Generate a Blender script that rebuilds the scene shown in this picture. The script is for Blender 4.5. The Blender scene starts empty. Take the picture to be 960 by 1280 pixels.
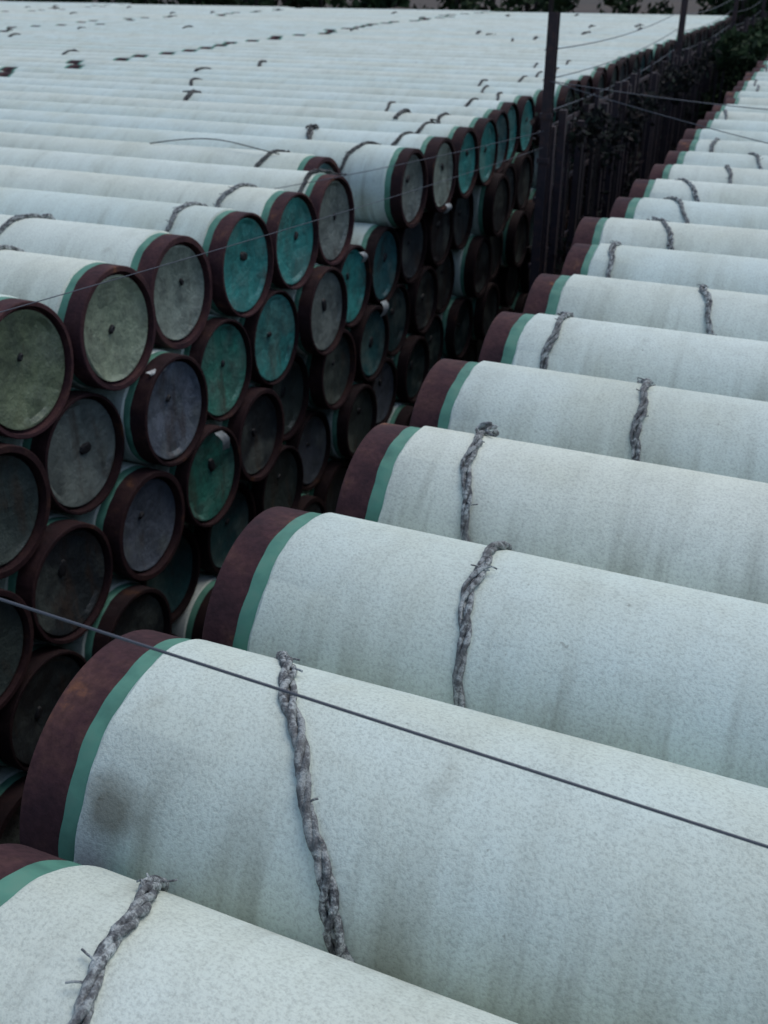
import bpy, math, random
import numpy as np
from mathutils import Vector, Matrix
random.seed(7); np.random.seed(7)
sc = bpy.context.scene
COL = sc.collection
ZT = -2.49; PITCH = 1.01; ROWH = 0.872; NR = 6
GZ = ZT - ROWH*(NR-1) - 0.52

# ---------------------------------------------------------------- materials
def newmat(name):
    m = bpy.data.materials.new(name); m.use_nodes = True
    nt = m.node_tree; b = nt.nodes['Principled BSDF']
    return m, nt, b
def N(nt, t, **kw):
    n = nt.nodes.new(t)
    for k, v in kw.items(): setattr(n, k, v)
    return n
def L(nt, a, b): nt.links.new(a, b)
def noise(nt, vec, scale, detail=3, rough=.55):
    n = N(nt, 'ShaderNodeTexNoise'); n.inputs['Scale'].default_value = scale
    n.inputs['Detail'].default_value = detail; n.inputs['Roughness'].default_value = rough
    if vec is not None: L(nt, vec, n.inputs['Vector'])
    return n.outputs['Fac']
def ramp(nt, fac, stops):
    r = N(nt, 'ShaderNodeValToRGB'); L(nt, fac, r.inputs['Fac'])
    e = r.color_ramp.elements
    while len(e) < len(stops): e.new(0.5)
    for i, (p, c) in enumerate(stops):
        e[i].position = p
        if not hasattr(c, '__len__'): c = (c, c, c)
        e[i].color = (*c[:3], 1)
    return r.outputs['Color']
def mix(nt, fac, a, b, mode='MIX'):
    m = N(nt, 'ShaderNodeMix', data_type='RGBA', blend_type=mode)
    for sock, v in ((m.inputs[0], fac), (m.inputs[6], a), (m.inputs[7], b)):
        if hasattr(v, 'is_linked'): L(nt, v, sock)
        elif hasattr(v, '__len__'): sock.default_value = (*v[:3], 1)
        else: sock.default_value = v
    return m.outputs[2]
def math_(nt, op, a, b=0.0, c=0.0, clamp=False):
    m = N(nt, 'ShaderNodeMath', operation=op); m.use_clamp = clamp
    for s, v in zip(m.inputs, (a, b, c)):
        if hasattr(v, 'is_linked'): L(nt, v, s)
        else: s.default_value = v
    return m.outputs[0]
def bump(nt, b, h, strength, dist):
    n = N(nt, 'ShaderNodeBump'); n.inputs['Strength'].default_value = strength
    n.inputs['Distance'].default_value = dist
    L(nt, h, n.inputs['Height']); L(nt, n.outputs[0], b.inputs['Normal'])
def attr(nt, name): return N(nt, 'ShaderNodeAttribute', attribute_name=name)
def posn(nt, scale=(1,1,1), use_rnd=True):
    g = N(nt, 'ShaderNodeNewGeometry')
    m = N(nt, 'ShaderNodeMapping'); L(nt, g.outputs['Position'], m.inputs['Vector'])
    m.inputs['Scale'].default_value = scale
    if use_rnd:
        a = attr(nt, 'rnd'); v = N(nt, 'ShaderNodeVectorMath', operation='ADD')
        s = math_(nt, 'MULTIPLY', a.outputs['Fac'], 37.0)
        c = N(nt, 'ShaderNodeCombineXYZ'); L(nt, s, c.inputs[0]); L(nt, s, c.inputs[1])
        L(nt, m.outputs[0], v.inputs[0]); L(nt, c.outputs[0], v.inputs[1])
        return v.outputs[0]
    return m.outputs[0]

# white concrete coating
M_W, nt, b = newmat('concrete_weight_coating')
p = posn(nt); streak = noise(nt, posn(nt, (4.2, .40, .5)), 1.0, 4, .6); streak2 = noise(nt, posn(nt, (11, .8, .9)), 1.0, 3, .6)
blot = noise(nt, p, 1.1, 4, .6); fine = noise(nt, p, 85, 2, .75); mid = noise(nt, p, 7, 4, .6)
rnd = attr(nt, 'rnd').outputs['Fac']
tint = ramp(nt, rnd, [(0, (.66,.765,.70)), (.35, (.70,.80,.745)), (.7, (.76,.815,.72)), (1, (.67,.75,.68))])
c = mix(nt, math_(nt,'MULTIPLY', ramp(nt, blot, [(.42,0),(.7,1)]), .5), tint, (.57,.60,.48))
geo = N(nt, 'ShaderNodeNewGeometry'); sx = N(nt, 'ShaderNodeSeparateXYZ'); L(nt, geo.outputs['Normal'], sx.inputs[0])
side = ramp(nt, sx.outputs['Z'], [(.0,1),(.5,.75),(.93,.15)])
st = math_(nt,'MULTIPLY', ramp(nt, streak, [(.49,0),(.68,1)]), side)
c = mix(nt, math_(nt,'MULTIPLY', st, .75), c, (.27,.275,.21))
st2 = math_(nt,'MULTIPLY', ramp(nt, streak2, [(.54,0),(.72,1)]), side)
c = mix(nt, math_(nt,'MULTIPLY', st2, .55), c, (.25,.255,.21))
c = mix(nt, math_(nt,'MULTIPLY', ramp(nt, mid, [(.5,0),(.75,1)]), .22), c, (.42,.45,.39))
c = mix(nt, .5, c, ramp(nt, fine, [(.28,.5),(.56,1.0)]), 'MULTIPLY')
spots = noise(nt, p, 3.0, 2, .4)
c = mix(nt, math_(nt,'MULTIPLY', ramp(nt, spots, [(.72,0),(.82,1)]), .45), c, (.20,.19,.14))
speck = noise(nt, p, 22, 2, .6)
c = mix(nt, math_(nt,'MULTIPLY', ramp(nt, speck, [(.74,0),(.78,1)]), .45), c, (.16,.16,.13))
vd = N(nt,'ShaderNodeVectorMath', operation='DISTANCE'); L(nt, geo.outputs['Position'], vd.inputs[0]); vd.inputs[1].default_value=(-1.60,1.70,-2.20)
sd = math_(nt,'ADD', vd.outputs['Value'], math_(nt,'MULTIPLY', mid, .12))
c = mix(nt, math_(nt,'MULTIPLY', ramp(nt, sd, [(.10,1),(.19,0)]), .7), c, (.15,.13,.08))
L(nt, c, b.inputs['Base Color']); b.inputs['Roughness'].default_value = .9
b.inputs['Specular IOR Level'].default_value = .2
hh = math_(nt,'ADD', math_(nt,'MULTIPLY', fine, .6), mid)
bump(nt, b, hh, .45, .009)
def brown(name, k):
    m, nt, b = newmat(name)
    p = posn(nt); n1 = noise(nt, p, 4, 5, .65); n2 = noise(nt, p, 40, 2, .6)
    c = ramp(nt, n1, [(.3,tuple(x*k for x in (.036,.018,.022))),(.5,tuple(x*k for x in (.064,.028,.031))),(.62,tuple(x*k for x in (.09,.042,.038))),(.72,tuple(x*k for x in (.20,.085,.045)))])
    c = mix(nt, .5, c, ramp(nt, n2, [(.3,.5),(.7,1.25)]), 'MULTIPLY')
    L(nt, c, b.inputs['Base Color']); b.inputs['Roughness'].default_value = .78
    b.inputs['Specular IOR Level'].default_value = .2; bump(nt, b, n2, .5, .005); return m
M_B = brown('rusty_pipe_end', 1.0); M_BD = brown('shaded_rusty_pipe_end', .48); M_BX = brown('deep_shade_rusty_pipe_end', .25)  # second and third: same rust, darkened to paint in the aisle shade
M_G, nt, b = newmat('green_epoxy_band')
p = posn(nt); n1 = noise(nt, p, 7, 4, .6)
c = ramp(nt, n1, [(.3,(.06,.18,.13)),(.55,(.09,.26,.185)),(.8,(.13,.26,.19))])
L(nt, c, b.inputs['Base Color']); b.inputs['Roughness'].default_value = .6
M_C, nt, b = newmat('plastic_end_cap')
p = posn(nt); a = attr(nt, 'capcol'); n1 = noise(nt, p, 4, 5, .7); n2 = noise(nt, p, 1.9, 3, .55); n3=noise(nt, p, 18, 3, .7)
c = mix(nt, ramp(nt, n1, [(.42,0),(.76,.8)]), a.outputs['Color'], (.035,.045,.045))
c = mix(nt, math_(nt,'MULTIPLY', ramp(nt, n2, [(.50,0),(.62,1)]),.28), c, (.20,.23,.19))
rust = noise(nt, posn(nt,(1,2.2,.7)), 2.2, 4, .6)
c = mix(nt, math_(nt,'MULTIPLY', ramp(nt, rust, [(.56,0),(.68,1)]),.5), c, (.06,.035,.022))
c = mix(nt, .4, c, ramp(nt, n3, [(.3,.5),(.7,1.2)]), 'MULTIPLY')
L(nt, c, b.inputs['Base Color']); b.inputs['Roughness'].default_value = .42
vw = N(nt,'ShaderNodeTexVoronoi', feature='DISTANCE_TO_EDGE'); vw.inputs['Scale'].default_value = 2.6
L(nt, p, vw.inputs['Vector'])
hh = math_(nt,'ADD', math_(nt,'MULTIPLY', vw.outputs['Distance'], .7), n1)
bump(nt, b, hh, .6, .055)
M_K, nt, b = newmat('black_cap_plug'); b.inputs['Base Color'].default_value=(.008,.008,.009,1); b.inputs['Roughness'].default_value=.6
M_R, nt, b = newmat('weathered_rope')
g = N(nt,'ShaderNodeNewGeometry'); n1 = noise(nt, g.outputs['Position'], 26, 3, .75); n2 = noise(nt, g.outputs['Position'], 4, 2, .5); n3=noise(nt, g.outputs['Position'], 160, 1, .6)
c = ramp(nt, n1, [(.38,(.05,.053,.058)),(.48,(.16,.17,.175)),(.58,(.46,.50,.49))])
c = mix(nt, ramp(nt, n2, [(.35,0),(.65,.6)]), c, (.18,.185,.18))
c = mix(nt, .5, c, ramp(nt, n3, [(.3,.45),(.65,1.1)]), 'MULTIPLY')
L(nt, c, b.inputs['Base Color']); b.inputs['Roughness'].default_value=.95; bump(nt,b,n3,.8,.005)
M_RD, nt, b = newmat('dark_old_rope')
g = N(nt,'ShaderNodeNewGeometry'); n1 = noise(nt, g.outputs['Position'], 20, 2, .7)
L(nt, ramp(nt, n1, [(.4,(.03,.03,.032)),(.65,(.17,.17,.16))]), b.inputs['Base Color']); b.inputs['Roughness'].default_value=.95
M_P, nt, b = newmat('rusted_steel_post')
g = N(nt,'ShaderNodeNewGeometry'); n1 = noise(nt, g.outputs['Position'], 9, 4, .7)
L(nt, ramp(nt, n1, [(.3,(.015,.012,.018)),(.55,(.034,.020,.025)),(.78,(.075,.033,.025))]), b.inputs['Base Color']); b.inputs['Roughness'].default_value=.8
M_WI, nt, b = newmat('galvanised_wire'); b.inputs['Base Color'].default_value=(.07,.08,.10,1); b.inputs['Roughness'].default_value=.6; b.inputs['Metallic'].default_value=.3
M_PA, nt, b = newmat('paper'); 
g = N(nt,'ShaderNodeNewGeometry'); n1 = noise(nt, g.outputs['Position'], 14, 3, .7)
L(nt, ramp(nt, n1, [(.35,(.25,.26,.25)),(.6,(.5,.54,.52))]), b.inputs['Base Color'])
M_S, nt, b = newmat('dark_soil')
g = N(nt,'ShaderNodeNewGeometry'); n1 = noise(nt, g.outputs['Position'], .6, 6, .7); n2 = noise(nt, g.outputs['Position'], .05, 2, .5)
c = ramp(nt, n1, [(.3,(.03,.023,.02)),(.5,(.052,.038,.030)),(.7,(.042,.045,.026))])
c = mix(nt, ramp(nt,n2,[(.4,0),(.6,.5)]), c, (.075,.048,.034))
L(nt, c, b.inputs['Base Color']); b.inputs['Roughness'].default_value=.95
def leafmat(name, cols):
    m, nt, b = newmat(name)
    g = N(nt,'ShaderNodeNewGeometry'); n1 = noise(nt, g.outputs['Position'], 1.4, 2, .6)
    c = ramp(nt, g.outputs['Random Per Island'], [(i/(len(cols)-1), x) for i, x in enumerate(cols)])
    c = mix(nt, .7, c, ramp(nt, n1, [(.35,.35),(.65,1.3)]), 'MULTIPLY')
    L(nt, c, b.inputs['Base Color']); b.inputs['Roughness'].default_value=.85; b.inputs['Specular IOR Level'].default_value=.15
    return m
M_V = leafmat('dry_vine_leaves', [(.014,.013,.015),(.022,.022,.022),(.018,.028,.018),(.036,.024,.024)])
M_T = leafmat('tree_leaves', [(.014,.028,.014),(.026,.05,.02),(.04,.065,.028)])
M_TR, nt, b = newmat('bark'); b.inputs['Base Color'].default_value=(.03,.022,.02,1); b.inputs['Roughness'].default_value=.9

# ---------------------------------------------------------------- builders
def mkobj(name, verts, faces, mats, mi=None, smooth=True, attrs=None, sharp=None):
    me = bpy.data.meshes.new(name); me.from_pydata(verts, [], faces)
    for m in mats: me.materials.append(m)
    if mi is not None: me.polygons.foreach_set('material_index', mi)
    me.polygons.foreach_set('use_smooth', [smooth]*len(me.polygons))
    if attrs:
        a = me.attributes.new('rnd', 'FLOAT', 'POINT'); a.data.foreach_set('value', attrs[0])
        a = me.attributes.new('capcol', 'FLOAT_COLOR', 'POINT')
        a.data.foreach_set('color', np.array(attrs[1], dtype=np.float32).ravel())
    me.update()
    if sharp: me.set_sharp_from_angle(angle=math.radians(sharp))
    o = bpy.data.objects.new(name, me); COL.objects.link(o); return o

class Buf:
    def __init__(s): s.v=[]; s.f=[]; s.mi=[]; s.r=[]; s.c=[]
def add_pipe(B, xe, d, yc, zc, Lg=12.0, seg=64, cap=(.1,.12,.1), rnd=None, rings=14, near=True, capr=.40):
    """xe: x of the visible end, d=+1 pipe runs to +x, -1 to -x"""
    rnd = random.random() if rnd is None else rnd
    wob = .004 if near else .001
    e = capr-.40; rec = random.uniform(.0,.03)
    bw = random.uniform(.135,.17); gw = bw + random.uniform(.055,.08)
    prof = [(.055+rec,0,3),(.055+rec,.18,3),(.048+rec,.20,3),(.048+rec,.34+e,3),(.030+rec,.375+e,3),(.030+rec,.392+e,3),(.06+rec,.400+e,1),(.06+rec,.418+e,1),
            (0.0,.422+e,1),(0.0,.476,1),(.006,.483,1),(bw,.4845,1),(bw+.002,.4865,2),(gw,.4865,2),(gw+.002,.491,0),(gw+.014,.5,0)]
    if not near:
        prof = [(.05,0,3),(.05,.34,3),(.03,.375,3),(.03,.395,3),(.05,.42,1),(0.0,.425,1),(0.0,.48,1),(bw,.4845,1),(gw,.4865,2),(gw+.012,.5,0)]
    for i in range(1, rings): prof.append((gw+.014+(Lg-.5)*i/rings, .5, 0))
    prof += [(Lg-.24,.5,0),(Lg-.225,.4865,2),(Lg-.15,.4845,1),(Lg,.482,1),(Lg,.425,1),(Lg-.05,.42,3),(Lg-.05,0.,3)]
    base = len(B.v); rot = random.random()*6.28
    n = len(prof)
    for i,(u,r,m) in enumerate(prof):
        for k in range(seg):
            t = 2*math.pi*k/seg
            rr = r
            if r > .49: rr = r - .001 + wob*math.sin(3*t+u*1.3+rot) * (1 if r>=.5 else 0)
            uu = u
            if near and .1 < u < .26:
                uu = u + .006*math.sin(2*t+rot)+.004*math.sin(7*t+rot*3)+.002*math.sin(19*t+rot*5+i)
            if near and u<.1 and r<.4:
                uu = u + .010*math.sin(3*t+rot*2)*(r/.4)
            B.v.append((xe+d*uu, yc+rr*math.cos(t), zc+rr*math.sin(t)))
    for i in range(n-1):
        m = prof[i+1][2] if i < n//2 else prof[i][2]
        for k in range(seg):
            a0=base+i*seg+k; a1=base+i*seg+(k+1)%seg; b0=a0+seg; b1=a1+seg
            B.f.append((a0,b0,b1,a1) if d<0 else (a0,a1,b1,b0)); B.mi.append(m)
    if near:
        pz = random.uniform(.0,.16); py = random.uniform(-.09,.09); pr = random.uniform(.02,.055)
        s2 = 12; b2=len(B.v)
        for (u,r) in ((.06+rec,pr*1.2),(.038+rec,pr),(.032+rec,pr*.7),(.036+rec,0.0)):
            for k in range(s2):
                t=2*math.pi*k/s2; q=r*(1+.25*math.sin(2*t+rot)); B.v.append((xe+d*u, yc+py+q*math.cos(t), zc+pz+q*math.sin(t)))
        for i in range(3):
            for k in range(s2):
                a0=b2+i*s2+k; a1=b2+i*s2+(k+1)%s2
                B.f.append((a0,a1,a1+s2,a0+s2)); B.mi.append(4)
    nv = len(B.v)-base
    B.r += [rnd]*nv; B.c += [(*cap,1)]*nv
def flush(B, name, sharp=35, dark=0):
    return mkobj(name, B.v, B.f, [M_W, (M_B,M_BD,M_BX)[dark], M_G, M_C, M_K], B.mi, True, (B.r,B.c), sharp)

TEAL=(.045,.27,.245); GREEN=(.045,.23,.17); PALE=(.29,.345,.24); PALE2=(.25,.30,.25); GREY=(.17,.20,.18); BLG=(.14,.165,.20)
DARK=(.035,.042,.045); YG=(.16,.20,.12); DT=(.03,.12,.125); DG=(.06,.08,.07)
capL = {(0,-1):GREY,(0,0):YG,(0,1):PALE,(0,2):PALE2,(0,3):TEAL,(0,4):TEAL,(0,5):GREY,(0,6):DT,(0,7):GREY,(0,8):PALE2,(0,9):TEAL,(0,10):TEAL,(0,11):DT,(0,12):TEAL,(0,13):TEAL,
 (1,-1):DG,(1,0):GREY,(1,1):BLG,(1,2):GREEN,(1,3):TEAL,(1,4):GREY,(1,5):TEAL,(1,6):DT,(1,7):DARK,
 (2,0):DARK,(2,1):BLG,(2,2):GREEN,(2,3):DARK,(2,4):DG,(2,5):DG,(2,6):DT,
 (3,0):DARK,(3,1):DT,(3,2):DT,(3,3):DG}
capR = {(0,3):.44,(0,4):.44,(1,2):.44,(1,3):.445,(0,1):.42,(1,1):.43,(0,5):.43}
endL = {(0,0):-4.84,(0,1):-4.80,(0,2):-4.88,(0,3):-4.80,(0,4):-4.80,(0,5):-4.84,(0,6):-5.45,(0,7):-4.70,(0,8):-4.66,(0,9):-4.66,(0,10):-4.68,
        (1,0):-4.88,(1,1):-4.70,(1,2):-4.82,(1,3):-4.82}
Y0L = 5.12
restL = Buf(); far=[Buf() for i in range(5)]
for r in range(NR):
    for k in range(-6, 52):
        y = Y0L + PITCH*k + (.5*PITCH if r%2 else 0); z = ZT - ROWH*r
        x = endL.get((r,k), -4.82 + random.gauss(0,.07+.04*(r>0)))
        if k > 6 and r > 0: capc = random.choice([DARK,(.02,.02,.02),(.02,.015,.015),tuple(q*.35 for q in DT)])  # near-black caps farther down the aisle: its shade put into the colour
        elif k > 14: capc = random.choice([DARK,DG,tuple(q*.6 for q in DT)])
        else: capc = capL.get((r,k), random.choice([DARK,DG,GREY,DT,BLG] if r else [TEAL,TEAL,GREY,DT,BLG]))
        if r>=2: capc = tuple(v*(.75,.5,.35,.3)[r-2] for v in capc)  # caps darken with each lower row, painting the shade deep in the aisle
        Lg = random.uniform(11.3,12.3) if r<2 else 12
        if k<47:
            if (r<=3 and -3<=k<=9) or (r==0 and k<=20):
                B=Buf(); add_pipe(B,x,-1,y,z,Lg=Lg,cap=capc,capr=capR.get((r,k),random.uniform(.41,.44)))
                flush(B,'concrete_coated_pipe',dark=2 if ((r>0 and k>5) or r>2) else (1 if (r>0 or k>6) else 0))  # lower and farther ends get the rust copies with painted shade
            else:
                add_pipe(restL,x,-1,y,z,Lg=Lg,seg=36,cap=capc,rings=2,near=False)
        if r<2 and k>-3:
            xs=x-Lg
            for ci in range(5):
                l2=random.uniform(9.5,12.3)
                if k < 48+ci: add_pipe(far[ci],xs-.03,-1,y,z,Lg=l2,seg=32,cap=DG,rings=2,near=False)
                xs-=l2+.03
flush(restL,'pipe_stack',dark=2)
for B in far: flush(B,'pipe_stack')
endR = {0:-1.74,1:-1.93,2:-1.90,3:-1.81,4:-1.84,5:-1.78,6:-1.78,7:-1.76}
Y0R = 1.10
restR = Buf()
for r in range(NR):
    for k in range(-5, 36):
        y = Y0R + PITCH*k + (.5*PITCH if r%2 else 0); z = ZT-ROWH*r
        x = endR.get(k,-1.79+random.gauss(0,.05)) if r==0 else -1.82+random.gauss(0,.05)
        if r==0 and -2<=k<=26:
            B=Buf(); add_pipe(B,x,1,y,z,cap=random.choice([TEAL,GREY,DT]),seg=128 if k<6 else 72, rings=24); flush(B,'concrete_coated_pipe')
        else:
            add_pipe(restR,x,1,y,z,seg=32,cap=DARK,rings=2,near=False)
flush(restR,'pipe_stack',dark=1)

# ---------------------------------------------------------------- ropes
def rope(xb, xf, yc, zc, name='rope_sling', a0=-100, a1=95, tail=True, mat=M_R, thick=1.0, fine=True):
    cu = bpy.data.curves.new(name,'CURVE'); cu.dimensions='3D'
    cu.bevel_depth = .0108*thick; cu.bevel_resolution = 2 if fine else 1; cu.use_fill_caps=True
    ph = random.random()*6; n = 150 if fine else 30
    def ctr(t):
        ang = a0+(a1-a0)*t
        x = xb+(xf-xb)*(ang+38)/95.0 + .022*math.sin(ang*.045+ph)+.009*math.sin(ang*.17+ph*2)
        return math.radians(ang), x
    for s in range(3):
        sp = cu.splines.new('POLY'); sp.points.add(n-1)
        for i in range(n):
            t=i/(n-1); a,x=ctr(t); w = t*(10+1.0*math.sin(ph))*2*math.pi*(a1-a0)/195.0 *.6 + s*2.094 + .8*math.sin(t*9+ph)
            swell = 1+.3*math.sin(t*17+ph)
            rr = .510+.0085*thick*math.sin(w)+ .002*random.random()
            ox = .0145*thick*swell*math.cos(w)
            sp.points[i].co=(x+ox, yc-rr*math.sin(a), zc+rr*math.cos(a),1)
            sp.points[i].radius = 1+.15*math.sin(t*33+s*2+ph)+.15*random.uniform(-1,1)
    # frayed yarns
    if fine:
        for q in range(16):
            t0=random.random(); m=4; sp=cu.splines.new('POLY'); sp.points.add(m-1); a,x=ctr(t0)
            dx=random.uniform(-.06,.06); da=random.uniform(-.07,.07)
            for i in range(m):
                t=i/(m-1); rr=.518+.02*t*random.random()
                sp.points[i].co=(x+dx*t,yc-rr*math.sin(a+da*t),zc+rr*math.cos(a+da*t),1); sp.points[i].radius=.28
    if tail:
        for q in range(random.choice([1,2,2])):
            a,x = ctr(random.uniform(.28,.4)); m=14; sp=cu.splines.new('POLY'); sp.points.add(m-1)
            dx=random.uniform(-.22,.25); da=random.uniform(-.4,.3); hh=random.uniform(.01,.05)
            for i in range(m):
                t=i/(m-1); aa=a+da*t+.07*math.sin(6*t+q); rr=.518+hh*math.sin(math.pi*min(1,t*1.15))
                sp.points[i].co=(x+dx*t*t+.03*math.sin(9*t+ph), yc-rr*math.sin(aa), zc+rr*math.cos(aa),1)
                sp.points[i].radius=1.2-.6*t
        sp=cu.splines.new('POLY'); a,x=ctr(.33); m=22; sp.points.add(m-1)
        for i in range(m):
            t=i/(m-1)*3*math.pi; rr=.53+.012*math.sin(t*1.5)
            aa=a+.05*math.cos(t); sp.points[i].co=(x+.032*math.sin(t*.8+1),yc-rr*math.sin(aa),zc+rr*math.cos(aa),1)
    o=bpy.data.objects.new(name,cu); cu.materials.append(mat); COL.objects.link(o); return o
RR={0:(-1.27,-1.0),1:(-1.37,-.90),2:(-.93,-.84),3:(-1.32,-1.16),4:(-.72,-.58),5:(-1.39,-1.33),6:(-.63,-.50),7:(-1.41,-1.38),8:(-1.36,-.99),9:(-1.35,-1.05),10:(-1.5,-1.0)}
for k in range(0,28):
    xb,xf = RR.get(k,(None,None))
    if xb is None:
        xb=random.uniform(-1.6,-.5); xf=xb+random.uniform(-.05,.3)
    rope(xb,xf,Y0R+PITCH*k,ZT,tail=(k in (3,5,8,9,13,17)),fine=k<14,thick=1.15 if k==1 else 1.0)
LR={0:(-6.0,-5.9),1:(-5.9,-5.98),2:(-6.42,-6.6),3:(-5.40,-5.42),4:(-5.42,-5.5),5:(-5.05,-5.1),6:(-6.1,-6.2),7:(-5.3,-5.5),8:(-5.2,-5.3),9:(-5.3,-5.35),10:(-5.4,-5.4)}
for k in range(-1,21):
    xb,xf=LR.get(k,(None,None))
    if xb is None: xb=-4.82-random.uniform(.5,2.0); xf=xb+random.uniform(-.1,.1)
    rope(xb,xf,Y0L+PITCH*k,ZT,a0=-80,a1=75,mat=M_R if k<5 else M_RD,fine=k<8,thick=1.15,tail=(k in (2,5,6,9)))
for i in range(80):
    k=random.randint(5,44); x=random.uniform(-58,-6)
    rope(x,x+random.uniform(-.3,.3),Y0L+PITCH*k,ZT,a0=random.uniform(-70,-20),a1=random.uniform(10,75),mat=M_RD,fine=False,thick=random.uniform(1.3,2.3))

# ---------------------------------------------------------------- fence
def box(v,f,x0,x1,y0,y1,z0,z1):
    b=len(v); v+= [(x0,y0,z0),(x1,y0,z0),(x1,y1,z0),(x0,y1,z0),(x0,y0,z1),(x1,y0,z1),(x1,y1,z1),(x0,y1,z1)]
    f+= [(b,b+3,b+2,b+1),(b+4,b+5,b+6,b+7),(b,b+1,b+5,b+4),(b+1,b+2,b+6,b+5),(b+2,b+3,b+7,b+6),(b+3,b,b+4,b+7)]
FX=-3.42
def post(y,top):
    v=[];f=[]; w=.062
    box(v,f,FX-w,FX+w,y-w,y-w+.014,GZ-.2,top); box(v,f,FX-w,FX+w,y+w-.014,y+w,GZ-.2,top)
    box(v,f,FX-.007,FX+.007,y-w+.016,y+w-.016,GZ-.2,top-.004)
    for zz in (top-1.2,top-1.75): box(v,f,FX-w-.02,FX+w+.02,y-w-.025,y-w-.003,zz-.03,zz+.03)
    o=mkobj('steel_fence_post',v,f,[M_P],None,False); return o
for y,t in ((1.09,-.45),(13.6,-.52),(25.0,-.35),(36.5,-.3),(48,-.3)): post(y,t)
v=[];f=[]
y=13.9
while y<50:
    tp=-1.76+random.uniform(-.25,.14); x=FX+random.uniform(-.05,.05); w=random.choice([.022,.03,.05])
    box(v,f,x-w,x+w,y-w,y+w,GZ,tp); y+=random.uniform(.3,.7)
for zz in (-1.95,-2.8,-3.7,-4.8): box(v,f,FX-.11,FX-.083,13.6,50,zz-.03,zz+.03)
mkobj('steel_bar_fence',v,f,[M_P],None,False)
def wire(pts, rad=.004, name='fence_wire', mat=M_WI):
    cu=bpy.data.curves.new(name,'CURVE'); cu.dimensions='3D'; cu.bevel_depth=rad; cu.bevel_resolution=2
    sp=cu.splines.new('POLY'); sp.points.add(len(pts)-1)
    for i,q in enumerate(pts): sp.points[i].co=(*q,1)
    cu.materials.append(mat); o=bpy.data.objects.new(name,cu); COL.objects.link(o); return o
def sag(a,b,s,n=24):
    a=Vector(a);b=Vector(b); out=[]
    for i in range(n):
        t=i/(n-1); q=a.lerp(b,t); q.z-=4*s*t*(1-t); out.append(q)
    return out
wire(sag((FX+.07,1.02,-.80),(2.45,1.97,-2.0),.0),.0034)
wire(sag((FX+.08,1.1,-1.20),(FX,13.5,-2.1),.05),.0027)
wire(sag((FX,13.55,-1.30),(2.0,11.3,-1.98),.08),.005)
wire(sag((FX,13.55,-1.30),(1.8,17.4,-1.97),.10),.006)
for zz in (-.95,-1.3,-1.7):
    for a,bb in ((13.6,25),(25,36.5),(36.5,48)): wire(sag((FX-.09,a,zz),(FX-.09,bb,zz+.05),.12),.007)
wire(sag((FX,13.5,-1.9),(-5.2,9.2,-2.02),.03),.004)
rp=[]
for i in range(30):
    t=i/29; rp.append((-7.9+1.9*t, 11.15+.10*math.sin(t*5), ZT+.505+.09*math.sin(math.pi*t)))
wire(rp,.007,name='loose_cord',mat=M_RD)

def tag(x,y,z,w,h,tw):
    v=[];f=[];n=5
    for i in range(n+1):
        t=i/n; yy=y+tw*t+.01*math.sin(t*5); xx=x+.03*math.sin(t*4)
        v+= [(xx,yy-w/2,z-h*t),(xx+.015,yy+w/2,z-h*t-.01)]
    for i in range(n): f.append((2*i,2*i+1,2*i+3,2*i+2))
    o=mkobj('paper_tag',v,f,[M_PA],None,True)
tag(-4.76,6.42,ZT-.42,.20,.07,.06); tag(-4.60,7.05,ZT-ROWH-.34,.10,.24,.16); tag(-4.60,10.9,ZT-ROWH-.2,.13,.2,.05); tag(-4.7,10.5,ZT-.40,.10,.14,.10)
tag(-4.62,13.2,ZT-.36,.15,.13,.02)

# ---------------------------------------------------------------- vegetation
def leaves(name, centers, n, size, mat, flat=1.0, extra=None):
    c=np.array(centers); idx=np.random.randint(0,len(c),n); P=c[idx,:3]; R=c[idx,3:4]
    d=np.random.normal(size=(n,3)); d/=np.linalg.norm(d,axis=1,keepdims=True)
    P=P+d*R*(np.random.rand(n,1)**.45)*np.array([1,1,flat])
    u=np.random.normal(size=(n,3)); u/=np.linalg.norm(u,axis=1,keepdims=True)
    w=np.cross(u,np.random.normal(size=(n,3))); w/=np.linalg.norm(w,axis=1,keepdims=True)
    s=size*(.5+np.random.rand(n,1))
    V=np.stack([P-u*s, P+w*s*.45, P+u*s, P-w*s*.45],axis=1).reshape(-1,3)
    F=[(4*i,4*i+1,4*i+2,4*i+3) for i in range(n)]
    V=[tuple(q) for q in V]; mi=[0]*n; mats=[mat]
    if extra:
        b=len(V); V+=extra[0]; F+=[tuple(j+b for j in q) for q in extra[1]]; mi+=[1]*len(extra[1]); mats.append(M_TR)
    return mkobj(name,V,F,mats,mi,False)
cs=[]
for i in range(190):
    y=random.uniform(14.6,48); zt=-2.25 + .15*math.sin(y*.9)+random.uniform(-.25,.22)
    z=random.uniform(-6.0,zt) if random.random()<.5 else zt
    cs.append((FX+random.uniform(-.45,.3),y,z,random.uniform(.15,.40)))
ev=[];ef=[]
for i in range(80):
    y=random.uniform(14,48); x=FX+random.uniform(-.2,.2); box(ev,ef,x-.01,x+.01,y-.01,y+.01,GZ,-2.2+random.uniform(-.3,.5))
leaves('climbing_vine',cs,13000,.065,M_V,extra=(ev,ef))
cs=[]
for i in range(34):
    cs.append((random.uniform(-3.5,-2.3),random.uniform(29,46),random.uniform(-4,-1.85),random.uniform(.3,.6)))
ev=[];ef=[]
for i in range(16):
    y=random.uniform(29,46); x=random.uniform(-3.4,-2.4); box(ev,ef,x-.03,x+.03,y-.03,y+.03,GZ,-2.3)
leaves('bush',cs,8000,.12,M_T,extra=(ev,ef))
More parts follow.
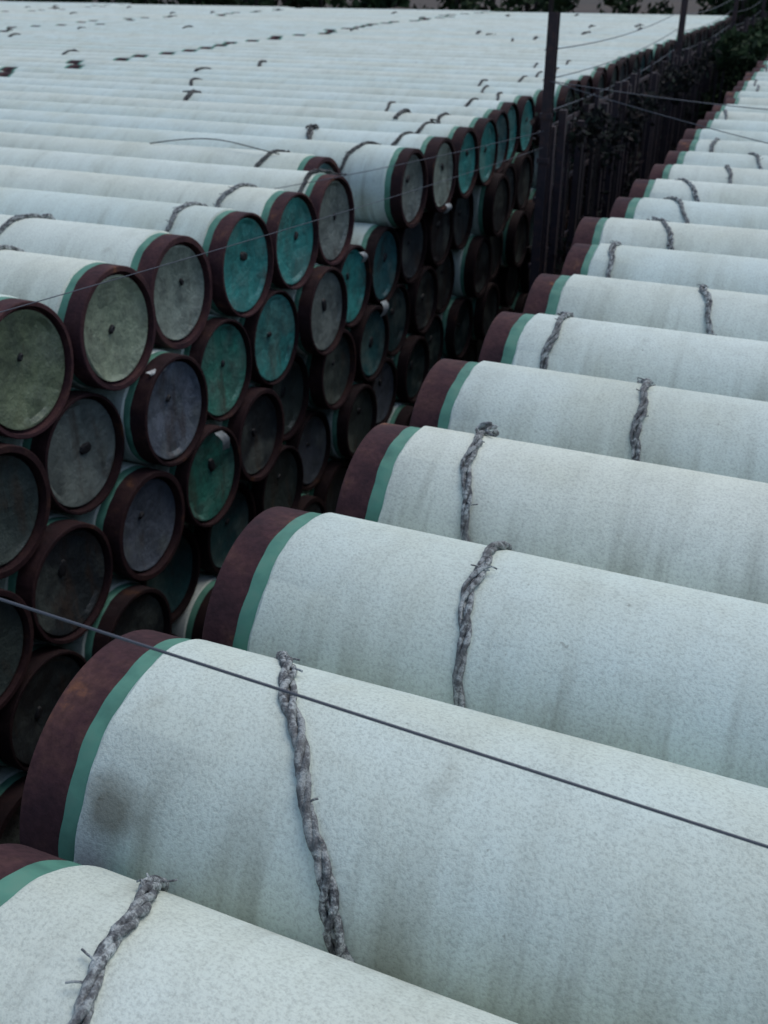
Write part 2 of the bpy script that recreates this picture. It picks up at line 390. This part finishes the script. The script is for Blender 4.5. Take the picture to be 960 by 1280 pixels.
cs=[(random.uniform(-4.6,-2.2),random.uniform(3,50),GZ+random.uniform(0,.4),random.uniform(.2,.5)) for i in range(90)]
leaves('undergrowth',cs,4000,.14,M_V)
cs=[];ev=[];ef=[]
for i in range(90):
    x=random.uniform(-150,60); y=random.uniform(92,125); h=random.uniform(8,13); r=random.uniform(2.2,3.6)
    b=len(ev)
    for (zz,rr) in ((GZ,.35),(GZ+h*.5,.22),(GZ+h*.85,.08)):
        for q in range(6): ev.append((x+rr*math.cos(q*1.047),y+rr*math.sin(q*1.047),zz))
    for j in range(2):
        for q in range(6): ef.append((b+j*6+q,b+j*6+(q+1)%6,b+j*6+6+(q+1)%6,b+j*6+6+q))
    for j in range(9): cs.append((x+random.gauss(0,r*.6),y+random.gauss(0,r*.6),GZ+h*random.uniform(.2,1.0),r*random.uniform(.4,.7)))
leaves('tree_line',cs,32000,.55,M_T,extra=(ev,ef))

# ground & bank
n=40; v=[];f=[]
for i in range(n+1):
    for j in range(n+1): v.append((-400+800*i/n,-300+900*j/n,GZ))
for i in range(n):
    for j in range(n): a=i*(n+1)+j; f.append((a,a+n+1,a+n+2,a+1))
mkobj('ground',v,f,[M_S])
v=[];f=[]; nx=120; ny=14
for i in range(nx+1):
    for j in range(ny+1):
        x=-120+180*i/nx; y=64+24*j/ny; s=math.sin(math.pi*j/ny)**.8
        v.append((x,y,GZ-.05+s*(3.6+.8*math.sin(x*.13)+.4*math.sin(x*.41+j)+random.uniform(-.1,.1))))
for i in range(nx):
    for j in range(ny): a=i*(ny+1)+j; f.append((a,a+ny+1,a+ny+2,a+1))
mkobj('earth_bank',v,f,[M_S])

# ---------------------------------------------------------------- camera
a=math.radians(22.8); p_=math.radians(28.7)
F=Vector((-math.sin(a)*math.cos(p_),math.cos(a)*math.cos(p_),-math.sin(p_))); R=Vector((math.cos(a),math.sin(a),0)); U=R.cross(F)
cam=bpy.data.cameras.new('camera'); co=bpy.data.objects.new('camera',cam); COL.objects.link(co)
co.matrix_world=Matrix(((R.x,U.x,-F.x,0),(R.y,U.y,-F.y,0),(R.z,U.z,-F.z,0),(0,0,0,1)))
cam.sensor_fit='VERTICAL'; cam.sensor_height=24; cam.lens=24*1250/1280; cam.clip_end=2000; cam.clip_start=.05
cam.dof.use_dof=True; cam.dof.focus_distance=3.0; cam.dof.aperture_fstop=2.6
sc.camera=co
# ---------------------------------------------------------------- light
w=bpy.data.worlds.new('World'); sc.world=w; w.use_nodes=True; nt=w.node_tree
bg=nt.nodes['Background']; sky=nt.nodes.new('ShaderNodeTexSky'); sky.sky_type='NISHITA'; sky.sun_disc=False
EL=62; AZ=30
sky.sun_elevation=math.radians(EL); sky.sun_rotation=math.radians(AZ); sky.dust_density=2.0; sky.air_density=1.2
nt.links.new(sky.outputs[0],bg.inputs[0]); bg.inputs[1].default_value=.142
su=bpy.data.lights.new('sun','SUN'); su.energy=.85; su.angle=math.radians(40); su.color=(1,.98,.92)
so=bpy.data.objects.new('sun',su); COL.objects.link(so)
dv=Vector((math.sin(math.radians(AZ))*math.cos(math.radians(EL)),math.cos(math.radians(AZ))*math.cos(math.radians(EL)),math.sin(math.radians(EL))))
so.rotation_euler=dv.to_track_quat('Z','Y').to_euler()
sc.view_settings.view_transform='Standard'; sc.view_settings.look='None'; sc.view_settings.exposure=0
